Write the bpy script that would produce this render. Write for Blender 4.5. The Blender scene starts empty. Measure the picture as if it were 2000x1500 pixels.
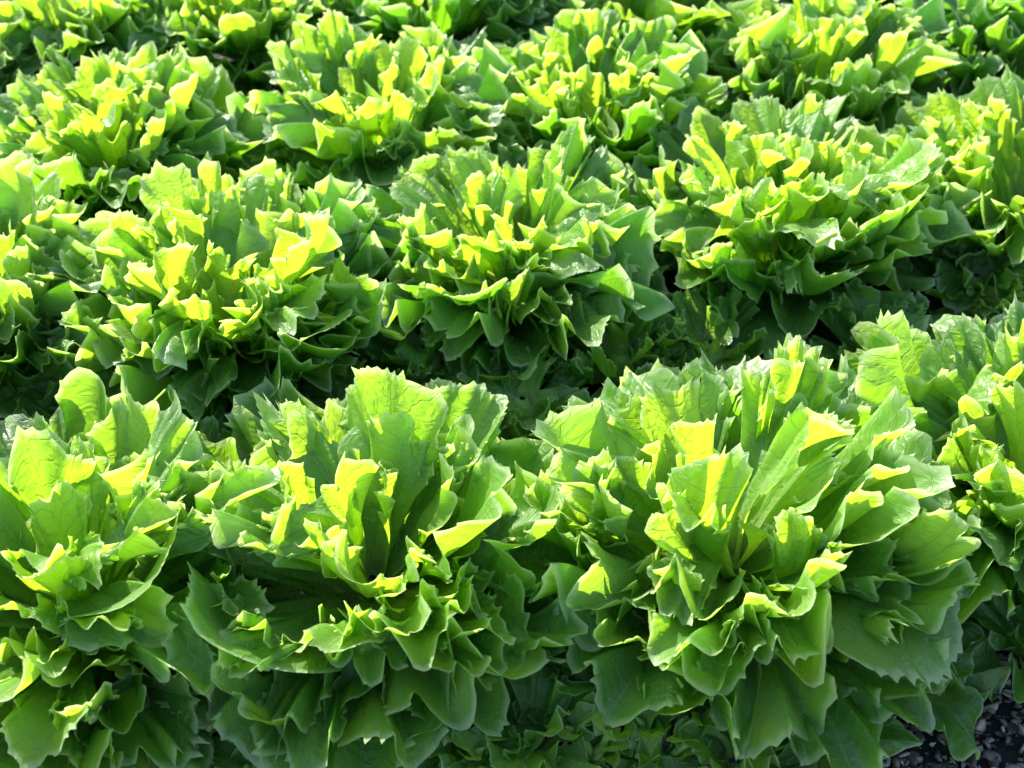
import bpy, math, random
import numpy as np
R = math.radians

# ------------------------------------------------------------------ camera, sky, sun, exposure
sc = bpy.context.scene
COL = sc.collection
CAM_Z = 1.13
PITCH = 43.0
cam_d = bpy.data.cameras.new('camera')
cam = bpy.data.objects.new('camera', cam_d)
COL.objects.link(cam)
cam.location = (0, 0, CAM_Z)
cam.rotation_euler = (R(90 - PITCH), 0, 0)
cam_d.sensor_width = 36
cam_d.lens = 36 * 2400 / 2000
cam_d.clip_start = 0.05
cam_d.clip_end = 400
cam_d.dof.use_dof = True
cam_d.dof.focus_distance = 1.32
cam_d.dof.aperture_fstop = 5.6
sc.camera = cam

SUN_EL, SUN_AZ = 32.0, -38.0        # azimuth from straight ahead (+y), negative = left
w = bpy.data.worlds.new('World')
sc.world = w
w.use_nodes = True
wn = w.node_tree
bg = wn.nodes['Background']
sky = wn.nodes.new('ShaderNodeTexSky')
sky.sky_type = 'NISHITA'
sky.sun_disc = False
sky.sun_elevation = R(SUN_EL)
sky.sun_rotation = R(SUN_AZ)
wn.links.new(sky.outputs[0], bg.inputs[0])
bg.inputs[1].default_value = 0.15

sun_d = bpy.data.lights.new('sun', 'SUN')
sun = bpy.data.objects.new('sun', sun_d)
COL.objects.link(sun)
sun_d.energy = 5.0
sun_d.angle = R(0.5)
sun_d.color = (1.0, 0.95, 0.86)
sun.rotation_euler = (R(90 - SUN_EL), 0, R(180 - SUN_AZ))

sc.view_settings.view_transform = 'Standard'
sc.view_settings.look = 'None'
sc.view_settings.gamma = 1
sc.view_settings.use_curve_mapping = False
sc.view_settings.exposure = 1.04
sc.cycles.max_bounces = 12
sc.cycles.diffuse_bounces = 6
sc.cycles.transmission_bounces = 8
sc.cycles.sample_clamp_indirect = 8


# ------------------------------------------------------------------ node helpers
class NT:
    def __init__(s, name):
        s.m = bpy.data.materials.new(name)
        s.m.use_nodes = True
        s.t = s.m.node_tree
        s.t.nodes.clear()
        s.out = s.t.nodes.new('ShaderNodeOutputMaterial')

    def n(s, kind, **kw):
        nd = s.t.nodes.new(kind)
        for k, v in kw.items():
            setattr(nd, k, v)
        return nd

    def l(s, a, b):
        s.t.links.new(a, b)

    def set(s, sock, v):
        if hasattr(v, 'is_linked'):
            s.l(v, sock)
        else:
            sock.default_value = v

    def math(s, op, a, b=0.0, c=None, clamp=False):
        nd = s.n('ShaderNodeMath', operation=op, use_clamp=clamp)
        s.set(nd.inputs[0], a)
        s.set(nd.inputs[1], b)
        if c is not None:
            s.set(nd.inputs[2], c)
        return nd.outputs[0]

    def mix(s, f, a, b):
        nd = s.n('ShaderNodeMix', data_type='RGBA')
        s.set(nd.inputs[0], f)
        s.set(nd.inputs[6], a if hasattr(a, 'is_linked') else (*a, 1))
        s.set(nd.inputs[7], b if hasattr(b, 'is_linked') else (*b, 1))
        return nd.outputs[2]

    def ramp(s, v, lo, hi, a=0.0, b=1.0):
        nd = s.n('ShaderNodeMapRange', interpolation_type='SMOOTHSTEP')
        s.set(nd.inputs[0], v)
        nd.inputs[1].default_value = lo
        nd.inputs[2].default_value = hi
        nd.inputs[3].default_value = a
        nd.inputs[4].default_value = b
        return nd.outputs[0]

    def noise(s, vec, scale, detail=3.0, rough=0.55):
        nd = s.n('ShaderNodeTexNoise')
        s.l(vec, nd.inputs['Vector'])
        nd.inputs['Scale'].default_value = scale
        nd.inputs['Detail'].default_value = detail
        nd.inputs['Roughness'].default_value = rough
        return nd.outputs[0]


def leaf_material():
    t = NT('lettuce_leaf')
    uv = t.n('ShaderNodeUVMap', uv_map='flat').outputs[0]      # flat leaf, in decimetres
    uw = t.n('ShaderNodeUVMap', uv_map='fan').outputs[0]       # along (x), across (y)
    oi = t.n('ShaderNodeObjectInfo')
    col = t.n('ShaderNodeSeparateColor')
    t.l(oi.outputs['Color'], col.inputs[0])
    age, blue = col.outputs[0], col.outputs[1]   # age 1 = old outer leaf, 0 = heart leaf
    rnd = oi.outputs['Random']
    sp = t.n('ShaderNodeSeparateXYZ'); t.l(uv, sp.inputs[0])
    sw = t.n('ShaderNodeSeparateXYZ'); t.l(uw, sw.inputs[0])
    # warp the flat coordinates a little so veins wander
    off = t.n('ShaderNodeVectorMath', operation='ADD')
    t.l(uv, off.inputs[0])
    cmb = t.n('ShaderNodeCombineXYZ')
    t.l(t.math('MULTIPLY', rnd, 37.0), cmb.inputs[2])
    t.l(cmb.outputs[0], off.inputs[1])
    p = off.outputs[0]
    n1 = t.noise(p, 3.0, 2)
    n2 = t.noise(p, 9.0, 3)
    nbig = t.noise(p, 1.3, 2)
    ax = t.math('ABSOLUTE', sp.outputs[0])
    # pinnate lateral veins
    q = t.math('SUBTRACT', sp.outputs[1], t.math('MULTIPLY', ax, 0.9))
    q = t.math('ADD', q, t.math('MULTIPLY', n1, 0.55))
    q = t.math('ADD', q, t.math('MULTIPLY', t.math('SIGN', sp.outputs[0]), 0.06))
    fr = t.math('FRACT', t.math('MULTIPLY', q, 5.2))
    d = t.math('ABSOLUTE', t.math('SUBTRACT', fr, 0.5))
    lat = t.ramp(d, 0.0, 0.085, 1.0, 0.0)
    # reticulate veinlets
    vo = t.n('ShaderNodeTexVoronoi', feature='DISTANCE_TO_EDGE')
    wv = t.n('ShaderNodeVectorMath', operation='ADD')
    t.l(p, wv.inputs[0])
    cw = t.n('ShaderNodeCombineXYZ')
    t.l(t.math('MULTIPLY', n2, 0.12), cw.inputs[0]); t.l(t.math('MULTIPLY', n1, 0.2), cw.inputs[1])
    t.l(cw.outputs[0], wv.inputs[1])
    t.l(wv.outputs[0], vo.inputs['Vector'])
    vo.inputs['Scale'].default_value = 8.0
    ret = t.ramp(vo.outputs['Distance'], 0.0, 0.09, 1.0, 0.0)
    vo2 = t.n('ShaderNodeTexVoronoi', feature='DISTANCE_TO_EDGE')
    t.l(wv.outputs[0], vo2.inputs['Vector'])
    vo2.inputs['Scale'].default_value = 24.0
    ret2 = t.ramp(vo2.outputs['Distance'], 0.0, 0.12, 1.0, 0.0)
    # midrib
    mw = t.math('MULTIPLY', t.math('SUBTRACT', 1.15, sw.outputs[0]), 0.055)
    mid = t.ramp(t.math('DIVIDE', ax, mw), 0.35, 1.0, 1.0, 0.0)
    vein = t.math('MAXIMUM', mid, t.math('MULTIPLY', lat, 0.75))
    vein = t.math('MAXIMUM', vein, t.math('MULTIPLY', ret, 0.35))
    base = t.ramp(sw.outputs[0], 0.12, 0.5, 1.0, 0.0)
    # colours
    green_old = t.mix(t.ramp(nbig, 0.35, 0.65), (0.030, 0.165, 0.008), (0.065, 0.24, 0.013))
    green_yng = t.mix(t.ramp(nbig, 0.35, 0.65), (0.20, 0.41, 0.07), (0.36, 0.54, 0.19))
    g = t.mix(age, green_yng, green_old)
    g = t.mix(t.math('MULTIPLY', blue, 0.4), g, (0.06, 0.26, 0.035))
    g = t.mix(t.math('MULTIPLY', t.ramp(n2, 0.4, 0.75), 0.25), g, (0.22, 0.38, 0.06))
    g = t.mix(t.math('MULTIPLY', vein, 0.42), g, (0.42, 0.58, 0.20))
    g = t.mix(t.math('MULTIPLY', base, 0.7), g, (0.50, 0.62, 0.30))
    rim = t.ramp(sw.outputs[0], 0.95, 1.0, 0.0, 1.0)  # pale rim colour stands in for bright edge highlights and glints
    g = t.mix(t.math('MULTIPLY', rim, 0.8), g, (0.74, 0.84, 0.55))
    spots = t.math('MULTIPLY', t.ramp(t.noise(p, 14.0, 2), 0.70, 0.76), t.ramp(nbig, 0.5, 0.62))
    g = t.mix(t.math('MULTIPLY', spots, 0.7), g, (0.25, 0.17, 0.06))
    tr_old = t.mix(n1, (0.16, 0.54, 0.010), (0.31, 0.70, 0.015))
    tr_yng = t.mix(n1, (0.50, 0.84, 0.02), (0.70, 0.92, 0.05))
    tr = t.mix(age, tr_yng, tr_old)
    tr = t.mix(t.math('MULTIPLY', blue, 0.35), tr, (0.14, 0.42, 0.04))
    tr = t.mix(t.math('MULTIPLY', t.math('MAXIMUM', lat, t.math('MULTIPLY', ret, 0.3)), 0.45), tr, (0.22, 0.42, 0.01))
    tr = t.mix(t.math('MULTIPLY', spots, 0.6), tr, (0.30, 0.18, 0.02))
    tr = t.mix(t.math('MULTIPLY', base, 0.5), tr, (0.55, 0.75, 0.20))
    tr = t.mix(t.math('MULTIPLY', rim, 0.6), tr, (0.90, 0.98, 0.50))  # edge glint painted into the transmitted colour too
    # relief: blisters between veins
    blis = t.math('MULTIPLY', t.ramp(vo.outputs['Distance'], 0.0, 0.35), 0.8)
    hgt = t.math('ADD', blis, t.math('MULTIPLY', n2, 0.9))
    hgt = t.math('SUBTRACT', hgt, t.math('MULTIPLY', t.math('MAXIMUM', lat, mid), 0.7))
    hgt = t.math('SUBTRACT', hgt, t.math('MULTIPLY', ret2, 0.12))
    bmp = t.n('ShaderNodeBump')
    bmp.inputs['Strength'].default_value = 0.5
    bmp.inputs['Distance'].default_value = 0.0019
    t.l(hgt, bmp.inputs['Height'])
    geo = t.n('ShaderNodeNewGeometry')
    pr = t.n('ShaderNodeBsdfPrincipled')
    gb = t.mix(t.math('MULTIPLY', geo.outputs['Backfacing'], 0.28), g, (0.28, 0.48, 0.12))
    t.l(gb, pr.inputs['Base Color'])
    t.l(t.math('ADD', t.math('MULTIPLY', n2, 0.2), t.math('ADD', t.math('MULTIPLY', geo.outputs['Backfacing'], 0.15), 0.20)), pr.inputs['Roughness'])
    pr.inputs['Specular IOR Level'].default_value = 0.9
    pr.inputs['Coat Weight'].default_value = 0.4
    pr.inputs['Coat Roughness'].default_value = 0.30
    t.l(bmp.outputs[0], pr.inputs['Coat Normal'])
    t.l(bmp.outputs[0], pr.inputs['Normal'])
    tl = t.n('ShaderNodeBsdfTranslucent')
    t.l(tr, tl.inputs[0])
    t.l(bmp.outputs[0], tl.inputs['Normal'])
    mx = t.n('ShaderNodeMixShader')
    t.l(t.math('MULTIPLY_ADD', age, -0.08, 0.58), mx.inputs[0])
    t.l(pr.outputs[0], mx.inputs[1])
    t.l(tl.outputs[0], mx.inputs[2])
    t.l(mx.outputs[0], t.out.inputs[0])
    return t.m


def simple_material(name, c1, c2, rough=0.8, scale=20.0, bump=0.3, bdist=0.003, transl=0.0, tcol=(0.3, 0.5, 0.05)):
    t = NT(name)
    tc = t.n('ShaderNodeTexCoord').outputs['Object']
    oi = t.n('ShaderNodeObjectInfo')
    n = t.noise(tc, scale, 5, 0.6)
    n2 = t.noise(tc, scale * 5, 4, 0.6)
    c = t.mix(t.ramp(n, 0.35, 0.65), c1, c2)
    pr = t.n('ShaderNodeBsdfPrincipled')
    t.l(c, pr.inputs['Base Color'])
    pr.inputs['Roughness'].default_value = rough
    b = t.n('ShaderNodeBump')
    b.inputs['Strength'].default_value = bump
    b.inputs['Distance'].default_value = bdist
    t.l(n2, b.inputs['Height'])
    t.l(b.outputs[0], pr.inputs['Normal'])
    if transl:
        tl = t.n('ShaderNodeBsdfTranslucent')
        tl.inputs[0].default_value = (*tcol, 1)
        mx = t.n('ShaderNodeMixShader')
        mx.inputs[0].default_value = transl
        t.l(pr.outputs[0], mx.inputs[1]); t.l(tl.outputs[0], mx.inputs[2])
        t.l(mx.outputs[0], t.out.inputs[0])
    else:
        t.l(pr.outputs[0], t.out.inputs[0])
    return t.m


M_LEAF = leaf_material()
M_SOIL = simple_material('dark_soil', (0.012, 0.010, 0.011), (0.030, 0.025, 0.026), 0.85, 30, 1.0, 0.006)
M_STALK = simple_material('pale_stalk', (0.35, 0.48, 0.16), (0.22, 0.40, 0.07), 0.45, 40, 0.2, 0.001)


def mulch_material():
    t = NT('mulch_chips')
    at = t.n('ShaderNodeAttribute', attribute_name='tone')
    c = t.mix(at.outputs['Fac'], (0.05, 0.038, 0.034), (0.60, 0.50, 0.44))
    tc = t.n('ShaderNodeTexCoord').outputs['Object']
    n = t.noise(tc, 220, 4)
    c = t.mix(t.math('MULTIPLY', n, 0.5), c, (0.03, 0.022, 0.02))
    pr = t.n('ShaderNodeBsdfPrincipled')
    t.l(c, pr.inputs['Base Color'])
    pr.inputs['Roughness'].default_value = 0.5
    b = t.n('ShaderNodeBump'); b.inputs['Strength'].default_value = 0.5; b.inputs['Distance'].default_value = 0.001
    t.l(n, b.inputs['Height']); t.l(b.outputs[0], pr.inputs['Normal'])
    t.l(pr.outputs[0], t.out.inputs[0])
    return t.m


# ------------------------------------------------------------------ mesh helpers
def grid_faces(nu, nv):
    i = np.arange(nu - 1)[:, None] * nv + np.arange(nv - 1)[None, :]
    return np.stack([i, i + 1, i + nv + 1, i + nv], -1).reshape(-1, 4)


def make_mesh(name, verts, faces, mat, uvs=None, smooth=True, attr=None):
    me = bpy.data.meshes.new(name)
    nV, nF = len(verts), len(faces)
    k = faces.shape[1]
    me.vertices.add(nV)
    me.vertices.foreach_set('co', np.ascontiguousarray(verts, dtype=np.float32).ravel())
    me.loops.add(nF * k)
    me.loops.foreach_set('vertex_index', faces.astype(np.int32).ravel())
    me.polygons.add(nF)
    me.polygons.foreach_set('loop_start', (np.arange(nF) * k).astype(np.int32))
    if smooth:
        me.polygons.foreach_set('use_smooth', np.ones(nF, dtype=bool))
    me.update(calc_edges=True)
    if uvs:
        fl = faces.ravel()
        for nm, uv in uvs.items():
            lay = me.uv_layers.new(name=nm)
            lay.data.foreach_set('uv', np.ascontiguousarray(uv[fl], dtype=np.float32).ravel())
    if attr is not None:
        a = me.attributes.new('tone', 'FLOAT', 'POINT')
        a.data.foreach_set('value', attr.astype(np.float32))
    me.materials.append(mat)
    return me


def link(name, me, parent=None, **props):
    o = bpy.data.objects.new(name, me)
    COL.objects.link(o)
    if parent is not None:
        o.parent = parent
    for k, v in props.items():
        o[k] = v
    return o


# ------------------------------------------------------------------ one lettuce leaf
def leaf_verts(rg, L=0.20, W=0.075, t0=30., t1=60., cup=6.0, ruf=0.018, waves=3.0, fine=0.35,
               teeth=22, tooth=0.07, twist=0.0, lean=0.0, phim=112., roll=0.5, rollv=0.9, nu=17, sub=3, rough=0.02, notch=0.12):
    """A fan-shaped ruffled leaf. Base at the origin, radial direction +x, up +z, adaxial side faces -x."""
    nt = max(4, int(teeth))
    nv = nt * sub + 1
    # uneven tooth spacing
    v = np.linspace(-1, 1, nv)
    v = v + 0.022 * np.sin(v * 19 + rg.uniform(0, 6)) + 0.045 * np.sin(v * 7 + rg.uniform(0, 6))
    v = (v - v[0]) / (v[-1] - v[0]) * 2 - 1
    u = np.linspace(0, 1, nu) ** 0.72
    ph = v * R(phim)
    # outline radius with lobes and teeth
    f = (np.arange(nv) % sub) / sub
    tt = np.abs(2 * f - 1) ** 1.5
    big = 0.15 + 1.3 * rg.random(nt + 1) ** 1.3
    if nt > 8:
        big[rg.integers(0, nt, nt // 5)] *= 1.7
    tt = tt * big[(np.round(np.arange(nv) / sub)).astype(int)]
    m = np.arange(nv) % sub
    tt = np.where(m == 0, big[np.arange(nv) // sub], np.where(m == 1, 0.25, np.where(m == 2, 0.0, 0.08)))
    lob = sum(rg.uniform(0.3, 1) * np.sin(ph * k + rg.uniform(0, 6.28)) for k in (2.0, 3.3, 5.1)) / 2
    RR = W * (1 + notch * lob + 0.03 * np.sin(9 * ph + rg.uniform(0, 6)))
    TR = W * tooth * (tt - 0.3)
    yc = L - W
    ex = RR * np.sin(ph)
    ey = yc + RR * np.cos(ph) * np.where(np.cos(ph) < 0, 0.85, 1.0)
    wb = 0.011 + 0.05 * W
    U, V = u[:, None], v[None, :]
    # quadratic bezier rays
    bx, by = wb * V, 0 * V
    cx, cy = wb * 1.2 * V, (0.55 * yc + 0.25 * W * (1 - np.abs(V))) + 0 * V
    X = (1 - U) ** 2 * bx + 2 * U * (1 - U) * cx + U ** 2 * ex[None, :]
    Y = (1 - U) ** 2 * by + 2 * U * (1 - U) * cy + U ** 2 * ey[None, :]
    X = X + TR[None, :] * np.sin(ph) * U ** 9
    Y = Y + TR[None, :] * np.cos(ph) * U ** 9
    fx, fy = X.copy(), Y.copy()
    e = np.clip((U - 0.25) / 0.75, 0, 1) + 0 * V
    ph2 = np.arctan2(X, Y - yc * 0.6 + 1e-4)
    # ruffles
    a1, a2, a3, a4, a5 = rg.uniform(0, 6.28, 5)
    P = ph[None, :] + 0 * U
    wmod = 0.9 + 0.35 * np.sin(P * 1.1 + a5)
    dr = rg.normal(0, 1.6) * (1 - U) + 0.5 * np.sin(3 * U + a4)      # folds drift sideways on their way to the rim
    s1 = np.sin(waves * P + a1 + dr) + 0.35 * np.sin(waves * 1.6 * P + a2 - dr)
    edgeside = 0.75 + 0.30 * np.clip(np.abs(P) / 1.2, 0, 1)
    D = ruf * e ** 2.6 * s1 * wmod * edgeside
    D += ruf * fine * e ** 4 * (np.sin(waves * 2.1 * P + a3) + 0.3 * np.sin(waves * 3.3 * P + a4))
    # rim rolled out (abaxial) or in, changing along the rim
    Rl = W * (0.40 + 0.0 * P)
    sr = np.clip((U - 0.50) / 0.50, 0, 1) ** 1.25 * Rl
    c = (roll + rollv * (0.8 * np.sin(waves * 0.62 * P + a3) + 0.45 * np.sin(waves * 1.0 * P + a1))) / (0.40 * W)
    c = np.where(np.abs(c) < 0.5, 0.5, c)
    aa = c * sr
    X = X + (np.sin(aa) / c - sr) * np.sin(P)
    Y = Y + (np.sin(aa) / c - sr) * np.cos(P)
    D -= (1 - np.cos(aa)) / c
    # overhang: slide along the rim
    sl = min(0.42 * ruf, 0.52 * W / waves) * e ** 2.6 * np.cos(waves * P + a1 + dr) * wmod
    X = X + sl * np.cos(P)
    Y = Y - sl * np.sin(P)
    # broad puckers
    for k in range(4):
        kx, ky = rg.normal(0, 38, 2)
        D += rough * 0.12 * np.sin(kx * fx + ky * fy + rg.uniform(0, 6.28)) * e
    # lateral cup about the midrib
    kc = cup
    xx = X
    lat = np.sin(np.clip(kc * xx, -2.6, 2.6)) / kc
    nor = (1 - np.cos(np.clip(kc * xx, -2.6, 2.6))) / kc
    nor = nor + D
    # midrib curve
    s = np.linspace(0, L * 1.25, 90)
    th = R(t0) + R(t1 - t0) * np.clip(s / L, 0, 1.3) ** 1.6
    cr = np.concatenate([[0], np.cumsum(np.sin(th[:-1]) * np.diff(s))])
    cz = np.concatenate([[0], np.cumsum(np.cos(th[:-1]) * np.diff(s))])
    Yc = np.clip(Y, 0, s[-1])
    pr_ = np.interp(Yc, s, cr); pz = np.interp(Yc, s, cz); pt = np.interp(Yc, s, th)
    nx, nz = -np.cos(pt), np.sin(pt)
    px = pr_ + nx * nor
    py = lat
    pz = pz + nz * nor
    # raised midrib on the outer side
    rib = np.exp(-(fx / (0.006 + 0.002)) ** 2) * 0.005 * (1 - U) ** 0.7
    px = px - nx * rib; pz = pz - nz * rib
    # lean sideways, growing with height; twist about the midrib axis
    h = Y / L
    py = py + np.tan(R(lean)) * Y * h * 0.7
    if twist:
        a = R(twist) * np.clip(h, 0, 1.2)
        mx_ = np.interp(Yc, s, cr)
        dx, dy = px - mx_, py
        px, py = mx_ + dx * np.cos(a) - dy * np.sin(a), dx * np.sin(a) + dy * np.cos(a)
    # low frequency 3D warp
    for k in range(3):
        kk = rg.normal(0, 13, 3); pp = rg.uniform(0, 6.28)
        am = rg.normal(0, 0.0035, 3)
        ss = np.sin(kk[0] * px + kk[1] * py + kk[2] * pz + pp) * h
        px = px + am[0] * ss; py = py + am[1] * ss; pz = pz + am[2] * ss
    verts = np.stack([px, py, pz], -1).reshape(-1, 3)
    flat = np.stack([fx * 10, fy * 10], -1).reshape(-1, 2)
    fan = np.stack([U + 0 * V, V + 0 * U], -1).reshape(-1, 2)
    return verts, grid_faces(nu, nv), {'flat': flat, 'fan': fan}


def add_leaf(parent, rg, az, base_r, base_z, age, blue, turn=0.0, name='leaf', label=None, **kw):
    v, f, uv = leaf_verts(rg, **kw)
    o = link(name, make_mesh('leaf', v, f, M_LEAF, uv), parent)
    o.location = (base_r * math.cos(az), base_r * math.sin(az), base_z)
    o.rotation_euler = (0, 0, az + turn)
    o.color = (age, blue, 0, 1)
    if label:
        o['label'] = label
    return o


GOLD = math.pi * (3 - math.sqrt(5))


def lettuce(x, y, label, seed, rad=0.21, hgt=0.265, n=84, rot=0.0, detail=1, heroes=(), tilt=(0, 0), tooth=0.09, blue=0.0, ruf=1.0, age_shift=0.0):
    rg = np.random.default_rng(seed)
    root = link('lettuce_head', None)
    root.empty_display_size = 0.05
    root.location = (x, y, 0)
    root.rotation_euler = (R(tilt[0]), R(tilt[1]), 0)
    root['label'] = label
    root['category'] = 'lettuce'
    root['group'] = 'lettuce heads planted in rows across the bed'
    # short stem
    k = 14
    zz = np.array([-0.01, 0.0, 0.02, 0.045, 0.06]); rr = np.array([0.02, 0.024, 0.026, 0.020, 0.004])
    a = np.linspace(0, 2 * np.pi, k)
    sv = np.stack([rr[:, None] * np.cos(a), rr[:, None] * np.sin(a), zz[:, None] + 0 * a], -1).reshape(-1, 3)
    link('stem', make_mesh('stem', sv, grid_faces(5, k), M_STALK), root)
    nu, sub = (21, 4) if detail >= 1 else (13, 3)
    az = rot
    nskirt = max(8, int(n * 0.15))
    for i in range(n):
        t = (i + 0.5) / n                      # 0 outermost .. 1 heart
        az += GOLD
        a = az + rg.normal(0, 0.2)
        tm = max(0.0, (i - nskirt + 0.5) / (n - nskirt))
        q = (1 - tm) ** 0.53                   # 1 at the flank, 0 over the heart
        te = R(max(2, 87 * q ** 1.08 + rg.normal(0, 5)))
        jit = 1 + rg.normal(0, 0.07) if tm < 0.4 else rg.uniform(0.76, 1.05)
        # tip on a flattened dome, a little hollow over the heart
        tr_ = rad * math.sin(te) ** 0.85 * jit
        tz = 0.07 + (hgt - 0.07) * max(0.0, math.cos(te)) ** 0.62 * (1 - 0.10 * (1 - q) ** 2) * jit
        base_r = 0.006 + 0.020 * (1 - t)
        base_z = 0.012 + 0.045 * t
        chord = math.degrees(math.atan2(tr_ - base_r, tz - base_z))
        bend = rg.normal(-20 + 16 * (1 - tm), 30)   # negative: sweeps out, then stands up like a cup
        t0 = chord - bend * 0.6
        t1 = chord + bend * 1.1
        L = math.hypot(tr_ - base_r, tz - base_z) * (1.03 + 0.0012 * abs(bend))
        W = (0.065 - 0.033 * tm ** 1.0) * rg.uniform(0.66, 1.40) * (rad / 0.21)
        rl = rg.normal(0.75, 0.55) + (0.35 if tm > 0.35 else 0)
        if i < nskirt:                         # skirt leaves droop towards the soil
            L = rad * rg.uniform(0.88, 1.18)
            t0 = rg.uniform(58, 76); t1 = rg.uniform(45, 105)
            base_z = 0.018
            W = 0.055 * rg.uniform(0.8, 1.25) * (rad / 0.21)
            rl = rg.normal(0.3, 0.6)
        W = min(W, 0.5 * L)
        age = min(1, max(0, 1.0 - 1.15 * t + rg.normal(0, 0.14) + age_shift))
        bl = max(0, min(1, (1 - t) * 0.35 + rg.normal(0, 0.22) + blue))
        wv = rg.uniform(3.2, 7.2)
        add_leaf(root, rg, a, base_r, base_z, age, bl, turn=rg.normal(0, 0.42),
                 L=L, W=W, t0=t0, t1=t1, cup=rg.uniform(4, 15) + 6 * t, ruf=W * 1.75 / wv * rg.uniform(0.6, 1.25) * ruf,
                 waves=wv, fine=rg.uniform(0.05, 0.2), teeth=rg.integers(18, 27) - 5 * t,
                 tooth=tooth * rg.uniform(0.7, 1.4) * (0.8 + 0.6 * t), twist=rg.normal(0, 28), lean=rg.normal(0, 9),
                 phim=rg.uniform(106, 130), roll=rl, rollv=rg.uniform(0.8, 2.2), nu=nu, sub=sub, notch=rg.uniform(0.06, 0.16))
    for h in heroes:
        h = dict(h)
        a = R(h.pop('az')); 
        add_leaf(root, rg, a, 0.02, h.pop('bz', 0.03), h.pop('age', 0.6), h.pop('blue', 0.2), turn=R(h.pop('turn', 0)), label=h.pop('label', None), **h)
    return root


# ------------------------------------------------------------------ ground
def ground():
    me = bpy.data.meshes.new('ground')
    s = 60
    me.from_pydata([(-s, -s, 0), (s, -s, 0), (s, s, 0), (-s, s, 0)], [], [(0, 1, 2, 3)])
    me.materials.append(M_SOIL)
    o = link('ground', me)
    o['kind'] = 'structure'


def mulch():
    rg = np.random.default_rng(5)
    vs, fs, tn = [], [], []
    k = 0
    def chips(n, x0, x1, y0, y1):
        nonlocal k
        for i in range(n):
            x, y = rg.uniform(x0, x1), rg.uniform(y0, y1)
            r = 0.002 + 0.008 * rg.random() ** 1.8
            m = 7
            a = np.linspace(0, 2 * np.pi, m, endpoint=False) + rg.uniform(0, 6)
            rr = r * (1 + rg.normal(0, 0.22, m))
            q = rg.uniform(0.4, 1.0)
            ring = np.stack([rr * np.cos(a), rr * q * np.sin(a), rg.normal(0, r * 0.12, m)], -1)
            mid = ring * 0.6 + np.array([0, 0, r * 0.24])
            bot = ring * 0.8 - np.array([0, 0, r * 0.14])
            top = np.array([[0, 0, r * 0.26]]); bt = np.array([[0, 0, -r * 0.2]])
            pts = np.concatenate([bot, ring, mid, top, bt])
            ax, ay = rg.normal(0, 0.7, 2)
            ring[:, 2] *= 0.8
            Rx = np.array([[1, 0, 0], [0, math.cos(ax), -math.sin(ax)], [0, math.sin(ax), math.cos(ax)]])
            Ry = np.array([[math.cos(ay), 0, math.sin(ay)], [0, 1, 0], [-math.sin(ay), 0, math.cos(ay)]])
            pts = pts @ (Rx @ Ry).T + np.array([x, y, rg.uniform(0, 0.006) + r * 0.4])
            vs.append(pts)
            for j in range(m):
                j2 = (j + 1) % m
                fs.append((k + j, k + j2, k + m + j2, k + m + j))
                fs.append((k + m + j, k + m + j2, k + 2 * m + j2, k + 2 * m + j))
                fs.append((k + 2 * m + j, k + 2 * m + j2, k + 3 * m, k + 3 * m))
                fs.append((k + j2, k + j, k + 3 * m + 1, k + 3 * m + 1))
            tn.append(np.full(len(pts), max(0, min(1, rg.random() ** 1.8))))
            k += len(pts)
    chips(9000, -0.6, 0.75, 0.45, 0.85)
    chips(3500, -1.1, 1.3, 0.85, 2.2)
    v = np.concatenate(vs)
    me = bpy.data.meshes.new('mulch')
    me.from_pydata(v.tolist(), [], [tuple(dict.fromkeys(f)) for f in fs])
    a = me.attributes.new('tone', 'FLOAT', 'POINT')
    a.data.foreach_set('value', np.concatenate(tn).astype(np.float32))
    me.polygons.foreach_set('use_smooth', np.ones(len(me.polygons), dtype=bool))
    me.materials.append(mulch_material())
    o = link('mulch', me)
    o['kind'] = 'stuff'
    o['label'] = 'dark soil strewn with pale grey rounded mulch flakes'
    o['category'] = 'mulch'


ground()
mulch()

# ------------------------------------------------------------------ the heads
def px(X, Y, z=0.13):
    """ground position under a point seen at (X, Y) of the 2000 px wide photo, at height z"""
    t = R(PITCH)
    dx, dy = (X - 1000) / 2400, -(Y - 750) / 2400
    d = (dx, math.cos(t) + dy * math.sin(t), -math.sin(t) + dy * math.cos(t))
    s = -(CAM_Z - z) / d[2]
    return d[0] * s, d[1] * s


def H(az, L, W, t0, t1, **k):
    d = dict(az=az, L=L, W=W, t0=t0, t1=t1, cup=7, ruf=0.024, waves=5.5, fine=0.12, teeth=24, tooth=0.09, phim=118, roll=0.4, rollv=0.7, nu=21)
    d.update(k)
    d['W'] *= 0.88
    return d


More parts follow.
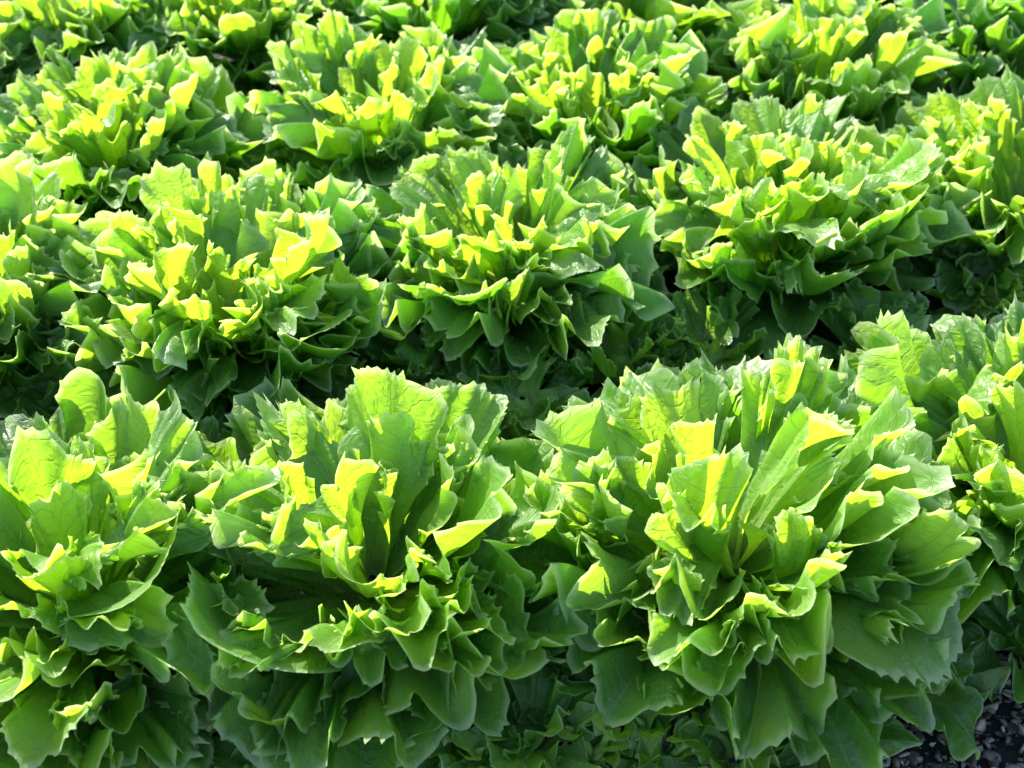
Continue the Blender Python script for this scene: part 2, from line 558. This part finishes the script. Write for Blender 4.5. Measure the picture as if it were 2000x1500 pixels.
HEADS = [
    # X, Y in the photo, radius, label, extra
    (130, 1110, .185, 'front row head cut by the left edge, with a big upright leaf on its right', dict(heroes=[
        H(25, .25, .095, 34, 12, turn=-60, age=.35, roll=.5, waves=2.2, ruf=.012), H(100, .225, .075, 24, 8, turn=20, age=.35),
        H(-95, .22, .095, 75, 35, age=.5, ruf=.030, waves=6, roll=1.0), H(-60, .23, .07, 62, 100, age=.2, ruf=.028, waves=7)])),
    (720, 1045, .192, 'front row head with one tall rounded leaf standing up at its back', dict(heroes=[
        H(200, .265, .112, 64, 16, age=.6, roll=.9, turn=35, waves=2.0, ruf=.012), H(78, .258, .078, 26, 8, age=.45, turn=-10, waves=3.2, ruf=.022),
        H(22, .27, .07, 38, 14, age=.55, turn=-50), H(-62, .24, .075, 62, 60, age=.5, roll=1.5, ruf=.025),
        H(-118, .25, .075, 66, 78, age=.6, ruf=.025), H(-92, .27, .085, 70, 100, age=.85, blue=.6)])),
    (1450, 1010, .200, 'widest front row head, one huge veined leaf hanging at its lower right', dict(heroes=[
        H(-50, .275, .110, 50, 118, age=.3, turn=10, waves=2.2, ruf=.013), H(140, .28, .07, 40, 28, age=.35, ruf=.025, turn=40),
        H(-85, .25, .07, 60, 95, age=.35, ruf=.030, waves=6.5, roll=.9), H(-125, .27, .085, 66, 70, age=.9, blue=.4, roll=.9),
        H(15, .26, .09, 50, 20, age=.4, turn=-40), H(-15, .25, .09, 60, 50, age=.7)])),
    (2040, 880, .195, 'front row head cut by the right edge above the bare mulch', dict(heroes=[
        H(-130, .27, .085, 68, 60, age=.8, ruf=.030, waves=6, roll=1.2), H(150, .27, .08, 45, 20, age=.5)])),
    (-75, 590, .170, 'head in the second row mostly cut off by the left edge', dict(heroes=[
        H(40, .27, .065, 30, 10, age=.3)])),
    (440, 560, .190, 'leftmost whole head of the second row, behind the two left front heads', dict(heroes=[
        H(-12, .26, .088, 60, 15, age=.7, roll=1.4, turn=-35, waves=2.2, ruf=.012), H(38, .27, .07, 35, 12, age=.25, turn=-60),
        H(170, .26, .06, 52, 62, age=.1, ruf=.028, waves=7), H(-48, .24, .07, 64, 55, age=.7, roll=1.5), H(-105, .25, .08, 66, 52, age=.75, ruf=.030, waves=6.5)])),
    (1000, 465, .180, 'middle head of the second row with a dark rounded leaf at its left', dict(heroes=[
        H(190, .25, .08, 56, 20, age=.9, turn=60, waves=2.2, ruf=.012), H(-140, .24, .07, 50, 20, age=.3, roll=1.9, turn=30),
        H(-55, .25, .075, 60, 62, age=.5, ruf=.030, waves=6.5)])),
    (1540, 405, .190, 'full second row head with a dark rounded leaf standing at its right flank', dict(heroes=[
        H(-8, .265, .098, 60, 18, age=.85, turn=-40, waves=2.2, ruf=.012), H(30, .27, .07, 45, 30, age=.2, turn=-50),
        H(-125, .25, .095, 68, 50, age=.9, roll=1.0), H(-40, .25, .07, 58, 35, age=.3, roll=1.2)])),
    (2020, 340, .185, 'second row head cut by the right edge, below the dark back corner', dict(heroes=[
        H(-150, .25, .08, 60, 25, age=.7, roll=1.5)])),
    (215, 262, .182, 'third row head nearest the left edge, its low outer leaves dark green', dict(heroes=[
        H(-130, .28, .085, 70, 65, age=1.0, blue=.6), H(-60, .25, .085, 60, 30, age=.9, roll=1.2), H(-95, .25, .07, 55, 15, age=.8)])),
    (735, 215, .172, 'second head from the left in the third row, behind the gap in the second row', dict(heroes=[
        H(-70, .25, .05, 58, 90, age=.25, ruf=.028, waves=7, twist=50), H(5, .26, .07, 52, 30, age=.7)])),
    (1170, 185, .165, 'dark third row head of rounded leaves standing behind the middle of the bed', dict(tooth=.035, age_shift=.15, heroes=[
        H(-110, .24, .07, 50, 12, age=1.0), H(-70, .24, .07, 52, 15, age=1.0), H(-20, .24, .05, 40, 10, age=.3)])),
    (1600, 120, .165, 'third row head of smooth leaves with yellow tips, right of the middle', dict(tooth=.025, age_shift=.15)),
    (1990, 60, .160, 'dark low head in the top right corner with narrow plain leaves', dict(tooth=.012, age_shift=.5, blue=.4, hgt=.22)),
    (110, 20, .18, 'blurred head along the top edge at the far left', dict(tooth=.02, blue=.1)),
    (480, 5, .175, 'blurred yellowish head at the top edge behind the two left third row heads', dict(tooth=.03, age_shift=-.15)),
    (860, -15, .18, 'blurred dark green head at the top edge, left of the middle', dict(tooth=.02, age_shift=.3)),
    (1270, -20, .18, 'blurred yellow-tipped head at the top edge, right of the middle', dict(tooth=.015)),
    (1660, -90, .17, 'farthest blurred head at the top edge toward the right corner', dict(tooth=.015)),
    (-170, 120, .17, 'head mostly outside the left edge beside the third row', dict()),
    (2080, -120, .17, 'farthest blurred head beyond the top right corner of the bed', dict(tooth=.015, age_shift=.3)),
]
for i, (X, Y, r, lb, kw) in enumerate(HEADS):
    x, y = px(X, Y)
    rh = random.Random(900 + i)
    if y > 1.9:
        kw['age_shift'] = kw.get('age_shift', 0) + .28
    kw.setdefault('hgt', .244 * rh.uniform(.92, 1.07))
    kw.setdefault('ruf', rh.uniform(.85, 1.2))
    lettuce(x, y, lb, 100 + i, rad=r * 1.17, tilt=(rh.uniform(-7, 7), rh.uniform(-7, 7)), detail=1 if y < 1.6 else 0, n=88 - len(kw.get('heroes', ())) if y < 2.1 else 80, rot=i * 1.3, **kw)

# smaller, lower plants in the gaps
SMALL = [
    (1385, 690, .09, .12, 'small dark lettuce in the shade at the foot of the full second row head'),
    (1020, 800, .085, .09, 'small lettuce in the dark gap right behind the head with the tall rounded leaf'),
    (1900, 560, .09, .10, 'small dark lettuce below the gap between the two right second row heads'),
    (720, 380, .085, .10, 'small dark lettuce behind the gap between the left and middle second row heads'),
    (1045, -10, .10, .12, 'small blurred lettuce at the top edge between two dark heads'),
    (-10, 330, .10, .12, 'small lettuce at the left edge below the third row'),
    (470, 350, .09, .10, 'small dark lettuce between the two left third row heads'),
    (1215, 700, .085, .13, 'small lettuce squeezed between the widest front head and the middle second row head'),
    (830, 700, .09, .10, 'small dark lettuce in the gap behind the head with the tall rounded leaf'),
    (400, 930, .08, .10, 'small dark lettuce in the shaded gap between the two left front row heads'),
    (1100, 1270, .08, .10, 'small lettuce low between the two middle front row heads'),
    (1700, 690, .09, .11, 'small dark lettuce behind the gap between the two right front row heads'),
    (90, 800, .09, .09, 'small dark lettuce in the shade behind the front row head at the left edge'),
]
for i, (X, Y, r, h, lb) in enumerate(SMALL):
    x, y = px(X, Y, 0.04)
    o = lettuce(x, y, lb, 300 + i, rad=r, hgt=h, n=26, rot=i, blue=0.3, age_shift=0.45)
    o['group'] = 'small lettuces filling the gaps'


# ------------------------------------------------------------------ broad-leaved young plants along the front edge
def tube_verts(pts, rad, k=8):
    pts = np.array(pts, float)
    n = len(pts)
    tg = np.gradient(pts, axis=0)
    tg /= np.linalg.norm(tg, axis=1)[:, None]
    up = np.array([0.3, 0.9, 0.1])
    a = np.cross(tg, up); a /= np.linalg.norm(a, axis=1)[:, None]
    b = np.cross(tg, a)
    th = np.linspace(0, 2 * np.pi, k)
    r = np.array(rad)[:, None, None]
    v = pts[:, None, :] + r * (np.cos(th)[None, :, None] * a[:, None, :] + np.sin(th)[None, :, None] * b[:, None, :])
    return v.reshape(-1, 3), grid_faces(n, k)


def young_plant(x, y, label, seed, rad=.08, hgt=.07, n=9, stalks=0, age=0.75, blue=0.8, start=0.0):
    rg = np.random.default_rng(seed)
    root = link('young_plant', None)
    root.empty_display_size = 0.03
    root.location = (x, y, 0)
    root['label'] = label
    root['category'] = 'young plant'
    root['group'] = 'young plants along the front edge'
    for i in range(n):
        a = start + i * GOLD + rg.normal(0, .2)
        t = (i + .5) / n
        L = rad * rg.uniform(.9, 1.2) * (1.1 - .4 * t)
        t0 = 62 * (1 - t) + 12
        add_leaf(root, rg, a, .004, .008, age, blue, turn=rg.normal(0, .4), L=L, W=.40 * L, t0=t0, t1=t0 + rg.uniform(0, 60),
                 cup=14, ruf=.014, waves=5.5, fine=.15, teeth=18, tooth=.03, phim=120, roll=rg.normal(.3, .5), rollv=1.0, nu=15,
                 twist=rg.normal(0, 20))
    for i in range(stalks):
        a = rg.uniform(0, 6.28)
        l = rg.uniform(.05, .085)
        p = [(0, 0, 0)]
        d = np.array([math.cos(a) * .45, math.sin(a) * .45, 1.0])
        for j in range(7):
            p.append(tuple(np.array(p[-1]) + d / np.linalg.norm(d) * l / 7))
            d = d + rg.normal(0, .12, 3)
        r = [.0050, .0048, .0044, .0040, .0038, .0036, .0042, .0010]
        v, f = tube_verts(p, r)
        st = link('stalk', make_mesh('stalk', v, f, M_STALK), root)
        for q in range(3):
            lv, lf, uv = leaf_verts(rg, L=.035, W=.013, t0=20, t1=70, cup=30, ruf=.004, waves=1.8, fine=.1, teeth=10, tooth=.05, roll=.5, rollv=.8, nu=9)
            lo = link('leaf', make_mesh('leaf', lv, lf, M_LEAF, uv), st)
            lo.location = p[[3, 5, 6][q]]
            lo.rotation_euler = (0, 0, q * 2.2 + a)
            lo.color = (.35, .3, 0, 1)
    return root


YOUNG = [
    (1790, 1320, .085, .07, 9, 0, .8, 'dull young plant tucked under the right side of the widest front head'),
    (1040, 1440, .10, .08, 9, 0, .5, 'leafy young plant filling the gap between the two middle front heads'),
    (70, 1450, .10, .09, 10, 0, .45, 'young broad-leaved plant in the bottom left corner'),
    (330, 1440, .11, .09, 9, 0, .3, 'young plant with large pale wrinkled leaves below the left front row head'),
    (520, 1480, .08, .06, 8, 1, .45, 'dull green young plant in shade at the bottom, between the left heads'),
    (700, 1450, .12, .08, 9, 0, .5, 'young plant with one wide grey-green sheet-like leaf near the bottom edge'),
    (910, 1470, .09, .08, 9, 1, .6, 'young plant with drooping pale leaves, left of the upright stalks'),
    (1160, 1465, .05, .05, 4, 3, .5, 'first of two plants with upright pale stalks at the bottom, the left one'),
    (1300, 1475, .055, .05, 5, 4, .5, 'second plant with upright pale stalks at the bottom, beside the mulch'),
    (1430, 1470, .08, .06, 8, 1, .6, 'ragged young plant under the widest front row head'),
    (1600, 1440, .085, .07, 8, 0, .9, 'young plant with round grey-green leaves lying on the mulch'),
    (2020, 1270, .11, .07, 9, 0, 1.0, 'bluish young plant at the right edge above the mulch'),
]
for i, (X, Y, r, h, n, st, ag, lb) in enumerate(YOUNG):
    x, y = px(X, Y, 0.02)
    young_plant(x, y, lb, 500 + i, rad=r, hgt=h, n=n, stalks=st, age=ag, start=i * 1.1)
